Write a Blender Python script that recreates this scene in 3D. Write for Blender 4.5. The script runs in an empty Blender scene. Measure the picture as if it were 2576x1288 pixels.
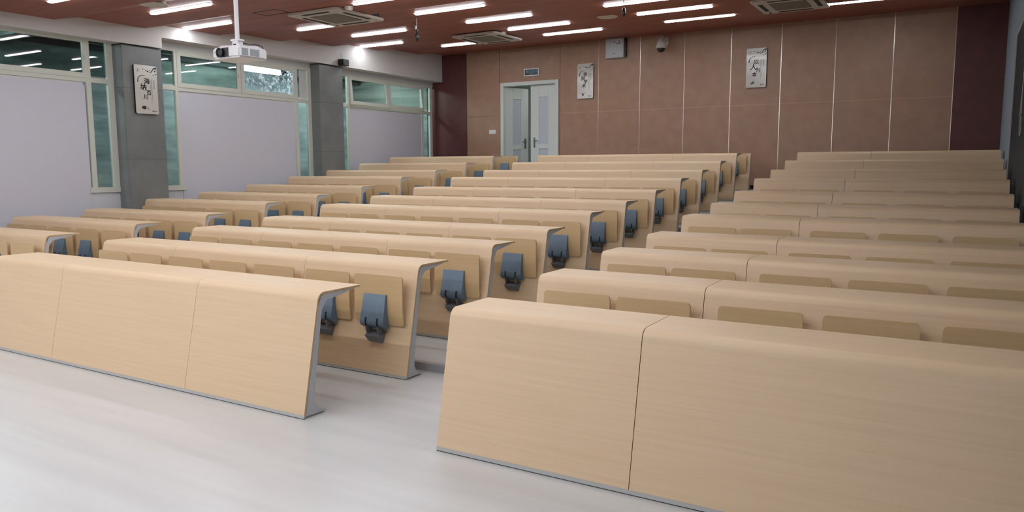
import bpy, bmesh, math, random
from mathutils import Vector, Matrix

# ------------------------------------------------------------------ camera, world, exposure
S = bpy.context.scene
COL = S.collection
R_ = (0.86025783, 0.50984973, -0.00311886)
U_ = (-0.05699334, 0.10223873, 0.99312587)
F_ = (-0.50666383, 0.85416655, -0.1170097)
CAM = (1.39377644, -2.95585194, 1.41805722)
cd = bpy.data.cameras.new('camera')
cam = bpy.data.objects.new('camera', cd)
COL.objects.link(cam)
cd.sensor_fit = 'HORIZONTAL'
cd.sensor_width = 36.0
cd.lens = 1901.05 / 2576 * 36.0
cd.clip_start = 0.05
cam.matrix_world = Matrix(((R_[0], U_[0], -F_[0], CAM[0]), (R_[1], U_[1], -F_[1], CAM[1]),
                           (R_[2], U_[2], -F_[2], CAM[2]), (0, 0, 0, 1)))
S.camera = cam
W = bpy.data.worlds.new('world')
S.world = W
W.use_nodes = True
W.node_tree.nodes['Background'].inputs[0].default_value = (0.55, 0.65, 0.8, 1)
W.node_tree.nodes['Background'].inputs[1].default_value = 0.05
S.view_settings.view_transform = 'Standard'
S.view_settings.look = 'None'
S.view_settings.gamma = 1
S.view_settings.use_curve_mapping = False
S.view_settings.exposure = 0.0
LAMP = 39.0          # strength of the ceiling light strips
try:
    S.cycles.use_denoising = True
    S.cycles.max_bounces = 8
    S.cycles.diffuse_bounces = 5
    S.cycles.sample_clamp_indirect = 6
except Exception:
    pass

# ------------------------------------------------------------------ materials
def lin(c):
    return tuple(((v / 255) / 12.92 if v / 255 <= 0.04045 else ((v / 255 + 0.055) / 1.055) ** 2.4) for v in c) + (1,)

def mat(name, rgb, rough=0.5, metal=0.0, spec=0.5, emit=None, es=0.0):
    m = bpy.data.materials.new(name)
    m.use_nodes = True
    b = m.node_tree.nodes['Principled BSDF']
    b.inputs['Base Color'].default_value = lin(rgb)
    b.inputs['Roughness'].default_value = rough
    b.inputs['Metallic'].default_value = metal
    b.inputs['Specular IOR Level'].default_value = spec
    if emit:
        b.inputs['Emission Color'].default_value = lin(emit)
        b.inputs['Emission Strength'].default_value = es
    return m

def grain(m, c1, c2, scale=(1.2, 60, 60), detail=4, bump=0.0, rnd=True, coord='Object', lo=.3, hi=.7, noise=1.0):
    """stretched noise between two colours (wood grain, mottling)"""
    t = m.node_tree; N = t.nodes; L = t.links
    b = N['Principled BSDF']
    tc = N.new('ShaderNodeTexCoord'); mp = N.new('ShaderNodeMapping')
    mp.inputs['Scale'].default_value = scale
    L.new(tc.outputs[coord], mp.inputs['Vector'])
    src = mp
    if rnd:
        oi = N.new('ShaderNodeObjectInfo'); ad = N.new('ShaderNodeVectorMath'); ad.operation = 'ADD'
        ml = N.new('ShaderNodeMath'); ml.operation = 'MULTIPLY'; ml.inputs[1].default_value = 40
        L.new(oi.outputs['Random'], ml.inputs[0]); L.new(mp.outputs[0], ad.inputs[0]); L.new(ml.outputs[0], ad.inputs[1])
        src = ad
    n = N.new('ShaderNodeTexNoise'); n.inputs['Scale'].default_value = noise; n.inputs['Detail'].default_value = detail
    L.new(src.outputs[0], n.inputs['Vector'])
    r = N.new('ShaderNodeValToRGB')
    r.color_ramp.elements[0].position = lo; r.color_ramp.elements[1].position = hi
    r.color_ramp.elements[0].color = lin(c1); r.color_ramp.elements[1].color = lin(c2)
    L.new(n.outputs['Fac'], r.inputs[0]); L.new(r.outputs[0], b.inputs['Base Color'])
    if bump:
        bp = N.new('ShaderNodeBump'); bp.inputs['Strength'].default_value = bump; bp.inputs['Distance'].default_value = .002
        L.new(n.outputs['Fac'], bp.inputs['Height']); L.new(bp.outputs[0], b.inputs['Normal'])
    return m

M = {}
M['wood'] = grain(mat('oak_laminate', (214, 184, 142), .48, spec=.7), (213, 187, 150), (220, 195, 159), (1.4, 70, 70), 6)
M['wood_edge'] = mat('plywood_edge', (200, 172, 130), .6)
M['seat_wood'] = grain(mat('seat_plywood', (208, 176, 130), .42), (205, 176, 131), (211, 183, 139), (2.0, 60, 60), 5)
M['grey_metal'] = mat('grey_powder_coat', (186, 189, 192), .45)
M['dark_line'] = mat('dark_bottom_strip', (40, 44, 48), .7)
M['rail'] = mat('pale_grey_rail', (176, 178, 176), .5)
M['blue_plastic'] = grain(mat('blue_grey_plastic', (108, 130, 148), .45), (90, 111, 128), (101, 123, 141), (12, 12, 12), 3)
M['dark_plastic'] = mat('dark_grey_plastic', (104, 107, 112), .5)
M['slot'] = mat('slot_black', (12, 16, 20), .8)
M['white_paint'] = grain(mat('white_wall_paint', (205, 207, 212), .7), (203, 205, 210), (209, 211, 215), (1, 1, 1), 3, rnd=False)
M['board'] = mat('white_board_panel', (200, 202, 212), .55)
M['beam_paint'] = mat('beam_paint', (204, 202, 200), .7)
M['frame_paint'] = mat('window_frame_paint', (204, 208, 198), .5)
M['door_paint'] = mat('door_paint', (206, 212, 208), .45)
M['tile'] = grain(mat('grey_tile', (118, 122, 122), .35), (110, 114, 114), (124, 128, 128), (3, 3, 3), 4, rnd=False)
M['joint'] = mat('tile_joint_and_shade', (70, 74, 76), .8)
M['ceil'] = grain(mat('red_brown_laminate', (124, 72, 58), .5, spec=.3), (134, 79, 66), (153, 94, 78), (.8, 9, 9), 4, rnd=False)
M['wallwood'] = grain(mat('tan_wall_panel', (158, 122, 100), .5), (153, 119, 97), (163, 129, 106), (5, 5, 5), 3, rnd=False)
M['darkwood'] = grain(mat('dark_wall_panel', (86, 52, 48), .5), (82, 42, 40), (94, 50, 47), (5, 5, 5), 3, rnd=False)
M['alu'] = mat('satin_aluminium', (200, 190, 180), .3, metal=.9)
M['darkseam'] = mat('dark_seam', (50, 30, 26), .6)
M['basestrip'] = mat('black_skirting', (22, 16, 16), .5)
M['floor'] = grain(mat('pale_vinyl_floor', (214, 212, 212), .32), (189, 191, 190), (201, 203, 202), (.5, 7, 7), 4, rnd=False)
M['nosing'] = mat('grey_step_nosing', (165, 166, 170), .35, metal=.2)
M['ac_white'] = mat('ac_white', (196, 190, 180), .5)
M['ac_grille'] = mat('ac_grille', (120, 114, 104), .7)
M['ac_dark'] = mat('ac_dark', (30, 32, 30), .6)
M['white_plastic'] = mat('white_plastic', (225, 225, 228), .4)
M['grey_plastic'] = mat('grey_vent', (150, 156, 164), .6)
M['black'] = mat('black_plastic', (16, 18, 22), .35)
M['box_grey'] = mat('box_grey_metal', (176, 180, 182), .45)
M['ink'] = mat('black_ink', (22, 24, 26), .4)
M['ink_soft'] = mat('grey_ink', (105, 104, 104), .5)
M['plaque'] = mat('plaque_face', (196, 194, 186), .12, spec=.6)
M['sign_green'] = mat('sign_green', (10, 44, 48), .4)
M['sign_text'] = mat('sign_text', (120, 160, 165), .5)
M['corr_wall'] = grain(mat('corridor_wall', (112, 140, 128), .7), (112, 120, 118), (170, 178, 174), (.4, 1.6, 7), 6, rnd=False)
M['corr_pale'] = mat('corridor_pale', (190, 202, 196), .7)
M['cloth'] = mat('pale_sheet', (205, 208, 210), .8)
M['nightblue'] = mat('dark_blue_glass', (24, 42, 54), .5, spec=.2)
M['navywall'] = mat('dark_blue_lower_wall', (26, 44, 56), .7, spec=.2)
M['blue_wall'] = mat('right_wall_paint', (140, 156, 166), .7)
M['chrome'] = mat('chrome', (120, 128, 130), .35, metal=.6)
M['lamp'] = mat('lamp_diffuser', (255, 250, 252), .5, emit=(242, 245, 250), es=LAMP)
M['corr_lamp'] = mat('corridor_lamp_diffuser', (255, 250, 252), .5, emit=(238, 250, 248), es=80)

M['unseen_lobby_lamp'] = mat('unseen_lobby_lamp_diffuser', (255, 250, 252), .5, emit=(250, 250, 250), es=45)

def glass(name, tint, dirt=0.0, k=.8):
    m = bpy.data.materials.new(name); m.use_nodes = True
    t = m.node_tree; N = t.nodes; L = t.links
    N.clear()
    o = N.new('ShaderNodeOutputMaterial'); mx = N.new('ShaderNodeMixShader')
    tr = N.new('ShaderNodeBsdfTransparent'); gl = N.new('ShaderNodeBsdfGlossy')
    tr.inputs[0].default_value = lin(tint); gl.inputs['Roughness'].default_value = 0.015
    fr = N.new('ShaderNodeFresnel'); fr.inputs[0].default_value = 1.5
    ml = N.new('ShaderNodeMath'); ml.operation = 'MULTIPLY'; ml.inputs[1].default_value = 1.6 * k
    L.new(fr.outputs[0], ml.inputs[0]); L.new(ml.outputs[0], mx.inputs[0])
    L.new(tr.outputs[0], mx.inputs[1]); L.new(gl.outputs[0], mx.inputs[2])
    last = mx
    if dirt:
        df = N.new('ShaderNodeBsdfDiffuse'); df.inputs[0].default_value = (.75, .8, .9, 1)
        tl = N.new('ShaderNodeBsdfTranslucent'); tl.inputs[0].default_value = (.8, .85, .95, 1)
        ad = N.new('ShaderNodeMixShader'); L.new(df.outputs[0], ad.inputs[1]); L.new(tl.outputs[0], ad.inputs[2])
        tc = N.new('ShaderNodeTexCoord'); n = N.new('ShaderNodeTexNoise'); n.inputs['Scale'].default_value = 16
        n.inputs['Detail'].default_value = 8; n.inputs['Distortion'].default_value = 1.2
        r = N.new('ShaderNodeValToRGB'); r.color_ramp.elements[0].position = .45; r.color_ramp.elements[1].position = .68
        r.color_ramp.elements[1].color = (dirt, dirt, dirt, 1)
        L.new(tc.outputs['Object'], n.inputs['Vector']); L.new(n.outputs['Fac'], r.inputs[0])
        m2 = N.new('ShaderNodeMixShader'); L.new(r.outputs[0], m2.inputs[0]); L.new(mx.outputs[0], m2.inputs[1]); L.new(ad.outputs[0], m2.inputs[2])
        last = m2
    L.new(last.outputs[0], o.inputs[0])
    return m
M['glass'] = glass('clear_green_glass', (188, 204, 198))
M['glass_dirty'] = glass('smeared_glass', (190, 215, 225), .75)
M['glass_near'] = glass('dark_teal_glass', (132, 156, 156))
M['glass_mid'] = glass('mid_teal_glass', (160, 182, 178))
M['glass_teal'] = glass('teal_glass', (214, 232, 236))
M['frost'] = mat('frosted_door_glass', (186, 194, 202), .3)

# ------------------------------------------------------------------ mesh helpers
class MB:
    """collects shapes, builds ONE mesh object; faces carry a material slot index"""
    def __init__(s): s.v = []; s.f = []; s.mi = []
    def add(s, vs, fs, mi=0):
        n = len(s.v); s.v += [tuple(v) for v in vs]
        s.f += [tuple(i + n for i in f) for f in fs]; s.mi += [mi] * len(fs)
        return s
    def box(s, x0, x1, y0, y1, z0, z1, mi=0):
        vs = [(x0, y0, z0), (x1, y0, z0), (x1, y1, z0), (x0, y1, z0), (x0, y0, z1), (x1, y0, z1), (x1, y1, z1), (x0, y1, z1)]
        return s.add(vs, [(0, 3, 2, 1), (4, 5, 6, 7), (0, 1, 5, 4), (1, 2, 6, 5), (2, 3, 7, 6), (3, 0, 4, 7)], mi)
    def prismx(s, poly, x0, x1, mi=0, taper=None):
        """polygon in (y, z) extruded along x; taper(y, z) scales half width"""
        n = len(poly); c = (x0 + x1) / 2
        sc = [taper(*p) if taper else 1 for p in poly]
        vs = [(c + (x0 - c) * k, y, z) for (y, z), k in zip(poly, sc)] + [(c + (x1 - c) * k, y, z) for (y, z), k in zip(poly, sc)]
        fs = [tuple(range(n)), tuple(range(2 * n - 1, n - 1, -1))]
        fs += [(i, i + n, (i + 1) % n + n, (i + 1) % n) for i in range(n)]
        return s.add(vs, fs, mi)
    def tube(s, pts, r, n=8, mi=0, r2=None):
        P = [Vector(p) for p in pts]; rings = []
        up = None
        for i, p in enumerate(P):
            d = (P[min(i + 1, len(P) - 1)] - P[max(i - 1, 0)]).normalized()
            if up is None:
                up = Vector((0, 0, 1)) if abs(d.z) < .9 else Vector((1, 0, 0))
            a = d.cross(up).normalized(); b = a.cross(d).normalized(); up = b
            rr = r if r2 is None else r + (r2 - r) * i / (len(P) - 1)
            rings.append([p + (a * math.cos(t) + b * math.sin(t)) * rr for t in [2 * math.pi * k / n for k in range(n)]])
        vs = [v for ring in rings for v in ring]; fs = []
        for i in range(len(P) - 1):
            for k in range(n):
                fs.append((i * n + k, i * n + (k + 1) % n, (i + 1) * n + (k + 1) % n, (i + 1) * n + k))
        fs += [tuple(range(n))[::-1], tuple((len(P) - 1) * n + k for k in range(n))]
        return s.add(vs, fs, mi)
    def lathe(s, prof, c, n=24, mi=0):
        """profile of (r, z) around vertical axis at c"""
        vs = []; fs = []
        for (r, z) in prof:
            vs += [(c[0] + r * math.cos(2 * math.pi * k / n), c[1] + r * math.sin(2 * math.pi * k / n), c[2] + z) for k in range(n)]
        for i in range(len(prof) - 1):
            for k in range(n):
                fs.append((i * n + k, i * n + (k + 1) % n, (i + 1) * n + (k + 1) % n, (i + 1) * n + k))
        fs += [tuple(range(n))[::-1], tuple((len(prof) - 1) * n + k for k in range(n))]
        return s.add(vs, fs, mi)
    def plate(s, x0, x1, z0, z1, y0, y1, r, mi=0, n=5):
        """rounded rectangle in xz, thick in y"""
        o = []
        for cx, cz, a0 in ((x1 - r, z1 - r, 0), (x0 + r, z1 - r, 90), (x0 + r, z0 + r, 180), (x1 - r, z0 + r, 270)):
            for k in range(n + 1):
                a = math.radians(a0 + 90 * k / n); o.append((cx + r * math.cos(a), cz + r * math.sin(a)))
        m = len(o)
        vs = [(x, y0, z) for x, z in o] + [(x, y1, z) for x, z in o]
        fs = [tuple(range(m)), tuple(range(2 * m - 1, m - 1, -1))] + [(i, i + m, (i + 1) % m + m, (i + 1) % m) for i in range(m)]
        return s.add(vs, fs, mi)
    def mesh(s, name, mats, smooth=30, bevel=0):
        me = bpy.data.meshes.new(name)
        me.from_pydata(s.v, [], s.f)
        me.polygons.foreach_set('material_index', s.mi)
        for m in (mats if isinstance(mats, (list, tuple)) else [mats]):
            me.materials.append(M[m])
        bm = bmesh.new(); bm.from_mesh(me)
        if len(s.f) > 1: bmesh.ops.recalc_face_normals(bm, faces=bm.faces)
        if bevel:
            es = [e for e in bm.edges if len(e.link_faces) == 2 and e.calc_face_angle() > math.radians(40)]
            bmesh.ops.bevel(bm, geom=es, offset=bevel, segments=2, affect='EDGES', clamp_overlap=True)
        bm.to_mesh(me); bm.free()
        if smooth:
            me.polygons.foreach_set('use_smooth', [True] * len(me.polygons))
            me.set_sharp_from_angle(angle=math.radians(smooth))
        me.update()
        return me
    def obj(s, name, mats, parent=None, smooth=30, bevel=0, loc=(0, 0, 0)):
        return place(name, s.mesh(name, mats, smooth, bevel), parent, loc)

def place(name, me, parent=None, loc=(0, 0, 0), rz=0):
    o = bpy.data.objects.new(name, me)
    COL.objects.link(o)
    o.location = loc; o.rotation_euler[2] = rz
    if parent: o.parent = parent
    return o

def tag(o, label, cat, group=None, kind=None):
    o['label'] = label; o['category'] = cat
    if group: o['group'] = group
    if kind: o['kind'] = kind
    return o

def thing(name, label, cat, loc=(0, 0, 0), rz=0, group=None, kind=None):
    o = bpy.data.objects.new(name, None); COL.objects.link(o)
    o.location = loc; o.rotation_euler[2] = rz
    o.empty_display_size = .1
    return tag(o, label, cat, group, kind)

def copy_tree(o, parent=None):
    c = o.copy(); COL.objects.link(c); c.parent = parent
    for ch in o.children: copy_tree(ch, c)
    return c

def text_mesh(s, size, matname, depth=.0006, bold=0.0):
    cu = bpy.data.curves.new('t', 'FONT'); cu.body = s; cu.size = size; cu.extrude = depth; cu.offset = bold
    cu.align_x = 'CENTER'; cu.align_y = 'CENTER'
    ob = bpy.data.objects.new('t', cu); COL.objects.link(ob)
    dg = bpy.context.evaluated_depsgraph_get()
    me = bpy.data.meshes.new_from_object(ob.evaluated_get(dg))
    bpy.data.objects.remove(ob); bpy.data.curves.remove(cu)
    me.materials.clear(); me.materials.append(M[matname])
    return me

def join_text(items, name, parent, matname, y, bold=0.0):
    """items: (string, size, x, z[, rot, sx]) laid on the plane y facing -y -> one mesh"""
    bm = bmesh.new()
    for it in items:
        st, size, x, z = it[:4]; rot = it[4] if len(it) > 4 else 0
        me = text_mesh(st, size, matname, bold=bold)
        me.transform(Matrix.Translation((x, y, z)) @ Matrix.Rotation(math.pi / 2, 4, 'X') @ Matrix.Rotation(rot, 4, 'Z'))
        bm.from_mesh(me); bpy.data.meshes.remove(me)
    me = bpy.data.meshes.new(name); bm.to_mesh(me); bm.free(); me.materials.append(M[matname])
    return place(name, me, parent)

# ------------------------------------------------------------------ room numbers (metres)
XL, XR, YB, YF = -9.10, 1.87, 11.22, -5.6
ROWY = [0, .9226, 1.8618, 2.775, 3.6778, 4.5937, 5.5176, 6.4469, 7.3716, 8.2971, 9.2224, 10.19]
ROWZ = [0, 0, .053, .1059, .2082, .2814, .3778, .505, .6108, .7386, .8693, 1.0]

def levels():
    """(y, z) line of the stepped ceiling, front to back"""
    pts = []
    n = -6
    while True:
        e = 2.68 + 1.275 * n; L = 3.33 + .083 * n
        if e < YF: n += 1; continue
        s0 = e - 1.275 + .34
        if s0 > YF: pts.append((s0, L))
        elif not pts: pts.append((YF, L))
        if e > YB: pts.append((YB, L)); break
        pts.append((e, L)); n += 1
    return pts
CE = levels()
def ceil_z(y):
    for (a, b), (c, d) in zip(CE, CE[1:]):
        if a <= y <= c: return b + (d - b) * (y - a) / (c - a)
    return CE[-1][1]

# floor: tiers as one solid
fl = MB(); fl.box(XL, XR, YF, ROWY[2] - .67, -.12, 0)
for k in range(2, 12):
    y0 = ROWY[k] - .67; y1 = ROWY[k + 1] - .67 if k < 11 else YB
    fl.box(XL, XR, y0, y1 + .0, -.12, ROWZ[k])
tag(fl.obj('floor', 'floor', smooth=0), 'pale vinyl floor rising in shallow tiers towards the back wall', 'floor', kind='structure')
words = ['second', 'third', 'fourth', 'fifth', 'sixth', 'seventh', 'eighth', 'ninth', 'tenth', 'eleventh']
for k in range(2, 12):
    y0 = ROWY[k] - .67; z1 = ROWZ[k]; z0 = ROWZ[k - 1]
    nb = MB(); nb.box(XL + .25, XR - .002, y0 - .006, y0 - .0005, z0 + .001, z1 + .003)
    nb.box(XL + .25, XR - .002, y0 - .012, y0 - .0065, z1 - .012, z1 + .004)
    nb.box(XL + .25, XR - .002, y0 - .0005, y0 + .035, z1 + .0005, z1 + .004)
    tag(nb.obj('trim_%d' % (k - 1), 'nosing', smooth=0), 'grey metal edge strip of the floor step below the %s row of benches' % words[k - 2], 'step edge', kind='structure')

# ceiling
cp = CE + [(YB, 4.25), (YF, 4.25)]
c = MB(); c.prismx(cp, -8.83, XR)
tag(c.obj('ceiling', 'ceil', smooth=0), 'red-brown panelled ceiling stepping up towards the back', 'ceiling', kind='structure')

# back wall with door opening
DX0, DX1, DZ0, DZ1 = -7.28, -5.88, 1.0, 3.21
wb = MB()
wb.box(-8.17, DX0, YB, YB + .15, 1.0, 4.25).box(DX1, 1.184, YB, YB + .15, 1.0, 4.25).box(DX0, DX1, YB, YB + .15, DZ1, 4.25)
wb.box(XL - .1, -8.17, YB, YB + .15, 1.0, 4.25, 1).box(1.184, XR + .1, YB, YB + .15, 1.0, 4.25, 1)
wbo = wb.obj('wall_back', ['wallwood', 'darkwood'], smooth=0)
tag(wbo, 'tan panelled back wall with dark brown end panels', 'wall', kind='structure')
xs = [-8.17, -7.316, -5.853, -4.984, -4.107, -3.226, -2.354, -1.474, -.585, .305, 1.184]
sd = MB()
for i, x in enumerate(xs):
    if i < 3: sd.box(x - .004, x + .004, YB - .0015, YB + .001, (DZ1 if i == 1 else 1.0), 3.95)
if True:
    sd.box(-8.16, DX0 - .04, YB - .001, YB + .001, 2.519, 2.523)
sd.obj('panel_joint', 'darkseam', wbo, smooth=0)
for i, x in enumerate(xs[3:]):
    st = MB(); w = .006 if i > 2 else .004
    st.prismx([(YB - .006, 1.0), (YB - .006, 3.95), (YB + .001, 3.95), (YB + .001, 1.0)], x - w, x + w)
    st.obj('metal_strip', 'alu', wbo, smooth=0)
hj = MB(); hj.box(DX1 + .04, 1.18, YB - .0012, YB + .001, 2.518, 2.522)
hj.obj('panel_joint', 'wood_edge', wbo, smooth=0)
bs = MB(); bs.box(-8.83, DX0 - .05, YB - .012, YB - .0005, 1.001, 1.07).box(DX1 + .05, XR - .002, YB - .012, YB - .0005, 1.001, 1.07)
tag(bs.obj('baseboard_back', 'basestrip', smooth=0), 'black skirting along the foot of the back wall', 'baseboard', kind='structure')

# left wall (openings for three window units), beams, columns
wl = MB()
units = [(.40, 3.60), (4.22, 7.42), (8.03, 11.22)]
Z0, Z1, ZT = 1.08, 3.22, 2.62
wl.box(XL - .1, XL, YF, YB, -.12, Z0)
wl.box(XL - .1, XL, YF, YB, Z1, 4.25)
wl.box(XL - .1, XL, YF, .40, Z0, Z1).box(XL - .1, XL, 3.60, 4.22, Z0, Z1).box(XL - .1, XL, 7.42, 8.03, Z0, Z1)
for a, b in units: wl.box(XL - .1, XL, a + .44, b - .44 if b < 11 else b - .5, Z0, ZT)
tag(wl.obj('wall_left', 'white_paint', smooth=0), 'white left wall with high windows and tall side lights', 'wall', kind='structure')
for n, (a, b) in enumerate(units):
    bb = MB(); bb.box(XL + .0005, XL + .012, a + .42, (b - .42 if b < 11 else b - .48), ROWZ[[1, 4, 8][n]] + .06 if n else .05, ZT - .06)
    tag(bb.obj('trim_%d' % (20 + n), 'board', smooth=0, bevel=.003), ['flat white board covering the wall under the nearest high window',
        'flat white board covering the wall under the middle high windows', 'flat white board covering the wall under the farthest high windows'][n], 'wall board', kind='structure')
bm1 = MB(); bm1.box(XL + .0005, -8.83, YF, 4.22, 3.165, 4.25)
tag(bm1.obj('beam', 'beam_paint', smooth=0), 'lower white ceiling beam above the nearest window and plaque column', 'beam', kind='structure')
bm2 = MB(); bm2.box(XL + .0005, -8.83, 4.2205, YB - .001, 3.32, 4.25)
tag(bm2.obj('beam', 'beam_paint', smooth=0), 'long white ceiling beam running to the back wall', 'beam', kind='structure')
for n, (a, b, zb, zt) in enumerate(((3.60, 4.22, .1, 3.15), (7.42, 8.03, .5, 3.305))):
    cm = MB(); cm.box(XL + .0005, -8.86, a, b, zb, zt)
    co = cm.obj('column', 'tile', smooth=0, bevel=.004)
    tag(co, ['grey tiled column carrying the calligraphy plaque', 'grey tiled column between the middle and farthest windows'][n], 'column', kind='structure')
    jj = MB()
    for z in ((2.55, 1.55) if n == 0 else (2.62, 1.72)):
        jj.box(XL + .01, -8.8588, a - .0012, b + .0012, z, z + .004)
    jj.box(XL + .01, -8.8585, a - .0005, b + .0005, zt - .012, zt + .0005)  # dark strip drawn as the shadow line under the beam
    jj.obj('tile_joint_and_shade', 'joint', co, smooth=0)
# first column outside the frame keeps the wall whole
# ------------------------------------------------------------------ windows
def sash(parent, y0, y1, z0, z1, gl='glass', open_=0.0, fw=.07, tk=.03):
    """sash hinged at its top edge; open_ = how far the bottom leans into the room"""
    m = MB()
    def q(y, z, d): return (XL + d + open_ * (z1 - z) / (z1 - z0), y, z)
    def bar(ya, yb, za, zb):
        vs = [q(ya, za, -.01), q(yb, za, -.01), q(yb, zb, -.01), q(ya, zb, -.01), q(ya, za, tk), q(yb, za, tk), q(yb, zb, tk), q(ya, zb, tk)]
        m.add(vs, [(0, 3, 2, 1), (4, 5, 6, 7), (0, 1, 5, 4), (1, 2, 6, 5), (2, 3, 7, 6), (3, 0, 4, 7)])
    bar(y0, y1, z0, z0 + fw); bar(y0, y1, z1 - fw, z1); bar(y0, y0 + fw, z0 + fw, z1 - fw); bar(y1 - fw, y1, z0 + fw, z1 - fw)
    s_ = m.obj('sash', 'frame_paint', parent, smooth=0, bevel=.003)
    g = MB()
    vs = [q(y0 + fw, z0 + fw, .004), q(y1 - fw, z0 + fw, .004), q(y1 - fw, z1 - fw, .004), q(y0 + fw, z1 - fw, .004),
          q(y0 + fw, z0 + fw, .009), q(y1 - fw, z0 + fw, .009), q(y1 - fw, z1 - fw, .009), q(y0 + fw, z1 - fw, .009)]
    g.add(vs, [(0, 1, 2, 3)])
    g.obj('glass_pane', gl, s_, smooth=0)
    h = MB(); zc = (z0 + z1) / 2; a = q(y1 - fw + .02, zc, tk)
    h.box(a[0], a[0] + .012, a[1] - .008, a[1] + .008, zc - .03, zc + .03)
    h.obj('latch', 'grey_metal', s_, smooth=0)
    return s_

def side_light(parent, y0, y1, upgl='glass', lowgl='glass_teal'):
    for (z0, z1, gl) in ((2.69, 3.19, upgl), (1.15, 2.60, lowgl)):
        g = MB(); g.add([(XL + .0, y0, z0), (XL + .0, y1, z0), (XL + .0, y1, z1), (XL + .0, y0, z1)], [(0, 1, 2, 3)])
        g.obj('glass_pane', gl, parent, smooth=0)

labs = ['nearest high window with tall side light left of the plaque column', 'middle high window behind the projector with two openable sashes',
        'farthest high window with two sashes leaning open']
for n, (a, b) in enumerate(units):
    w = thing('window_%d' % (n + 1), labs[n], 'window', (0, 0, 0), kind='structure')
    f = MB(); e = b - .0 if n < 2 else b - .06
    # head, transom over board, stiles, sills
    f.box(XL - .03, XL + .02, a, e, 3.19, 3.235)
    f.box(XL - .03, XL + .02, a, e, 2.60, 2.67)
    ya, yb = a + .36, b - .36 if n < 2 else b - .42
    for (p, r) in ((a, a + .045), (ya, ya + .06), (yb - .04, yb + .03), (e - .09, e)):
        f.box(XL - .03, XL + .022, p, r, 1.08 if p != ya or True else 1, 3.19)
    f.box(XL - .03, XL + .03, a, ya + .10, 1.075, 1.15)
    f.box(XL - .03, XL + .03, yb - .08, e, 1.075, 1.15)
    m_ = (ya + yb) / 2 + .01
    f.box(XL - .03, XL + .02, m_ - .03, m_ + .03, 2.67, 3.19)
    f.obj('window_frame', 'frame_paint', w, smooth=0, bevel=.003)
    op = .05 if n == 2 else 0
    gk = ['glass_near', 'glass_mid', 'glass'][n]
    sash(w, ya + .045, m_ - .005, 2.655, 3.205, gk, op)
    sash(w, m_ + .005, yb - .0, 2.655, 3.205, 'glass_dirty' if n == 1 else gk, op)
    side_light(w, a + .045, ya, gk)
    side_light(w, yb + .03, e - .09, gk)

ps = MB(); ps.box(XL + .006, XL + .009, 7.145, 7.325, 2.68, 3.18)
tag(ps.obj('paper_sheet', 'cloth', smooth=0), 'white sheet stuck over the small upper pane left of the far grey column', 'sheet')

# corridor behind the windows
cb = MB()
cb.box(-11.75, -11.6, YF, YB, -.1, 3.7).box(-11.6, XL - .1, YF, YB, 3.6, 3.7).box(-11.6, XL - .1, YF, YB, -.1, 0)
cb.box(-11.6, XL - .1, YB - .1, YB, 0, 3.6).box(-11.6, XL - .1, YF, YF + .1, 0, 3.6)
cwo = cb.obj('wall_corridor', 'corr_wall', smooth=0)
tag(cwo, 'dim greenish corridor seen through the left windows', 'corridor', kind='structure')
for y in (.3, 3.0, 8.8):
    bk = MB(); bk.box(-11.6, XL - .1, y, y + .3, 3.35, 3.6)
    bk.obj('corridor_beam', 'corr_wall', cwo, smooth=0)
for x_, z_, r_ in ((-11.2, 3.42, .05), (-10.9, 3.47, .03)):
    pp = MB(); pp.tube([(x_, YF + .11, z_), (x_, 2.9, z_), (x_, YB - .11, z_)], r_, 10)
    pp.obj('corridor_pipe', 'joint', cwo)
for n, (y, x, lb) in enumerate(((7.2, -10.2, 'bright oblong corridor lamp seen through the smeared window pane'),
                                (2.2, -10.2, 'unseen corridor ceiling lamp added beyond the nearest window'), (10.0, -10.2, 'unseen corridor ceiling lamp added beyond the farthest window'))):
    lt = thing('corridor_lamp', lb, 'lamp', (x, y, 3.5985 if n else 3.42), group='corridor lamps')  # first lamp shows through the pane; other two unseen, added to light the corridor
    if n == 0:
        for q_ in (-.3, .3): b_ = MB(); b_.tube([(0, q_, 0), (0, q_, .179)], .008); b_.obj('hanger', 'grey_metal', lt)
    b_ = MB(); b_.box(-.12, .12, -.5, .5, -.06, -.0005); b_.obj('housing', 'white_plastic', lt, smooth=0, bevel=.01)
    b_ = MB()
    if n == 0: b_.tube([(0, -.50, -.16), (0, -.48, -.16), (0, -.44, -.16), (0, .44, -.16), (0, .48, -.16), (0, .5, -.16)], .05, 12); b_.box(-.02, .02, -.3, .3, -.112, -.0605)
    else: b_.box(-.09, .09, -.45, .45, -.10, -.061)
    b_.obj('diffuser', 'corr_lamp', lt)

# right wall with dark window
wr = MB()
wr.box(XR, XR + .12, 8.4, YB, 0, 4.25).box(XR, XR + .12, YF, 8.4, 0, 1.05, 1).box(XR, XR + .12, YF, 8.4, 3.02, 4.25)
wr.box(XR, XR + .12, YF, 1.0, 1.05, 3.02)
tag(wr.obj('wall_right', ['blue_wall', 'navywall'], smooth=0), 'bluish right wall beside the last bench row', 'wall', kind='structure')
w4 = thing('window_4', 'dark blue window at the right edge', 'window', (0, 0, 0), kind='structure')
f = MB()
f.box(XR - .004, XR + .03, 8.33, 8.399, 1.05, 3.02).box(XR + .001, XR + .03, 1.0, 8.33, 2.98, 3.02)
f.obj('window_frame', 'rail', w4, smooth=0)
g = MB(); g.box(XR + .008, XR + .018, 1.0, 8.33, 1.05, 2.98); g.obj('glass_pane', 'nightblue', w4, smooth=0)
cdm = MB()
def loop(cy, cz, ry, rz, n=16): return [(XR - .012, cy + ry * math.sin(2 * math.pi * k / n), cz + rz * math.cos(2 * math.pi * k / n)) for k in range(n + 1)]
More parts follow.
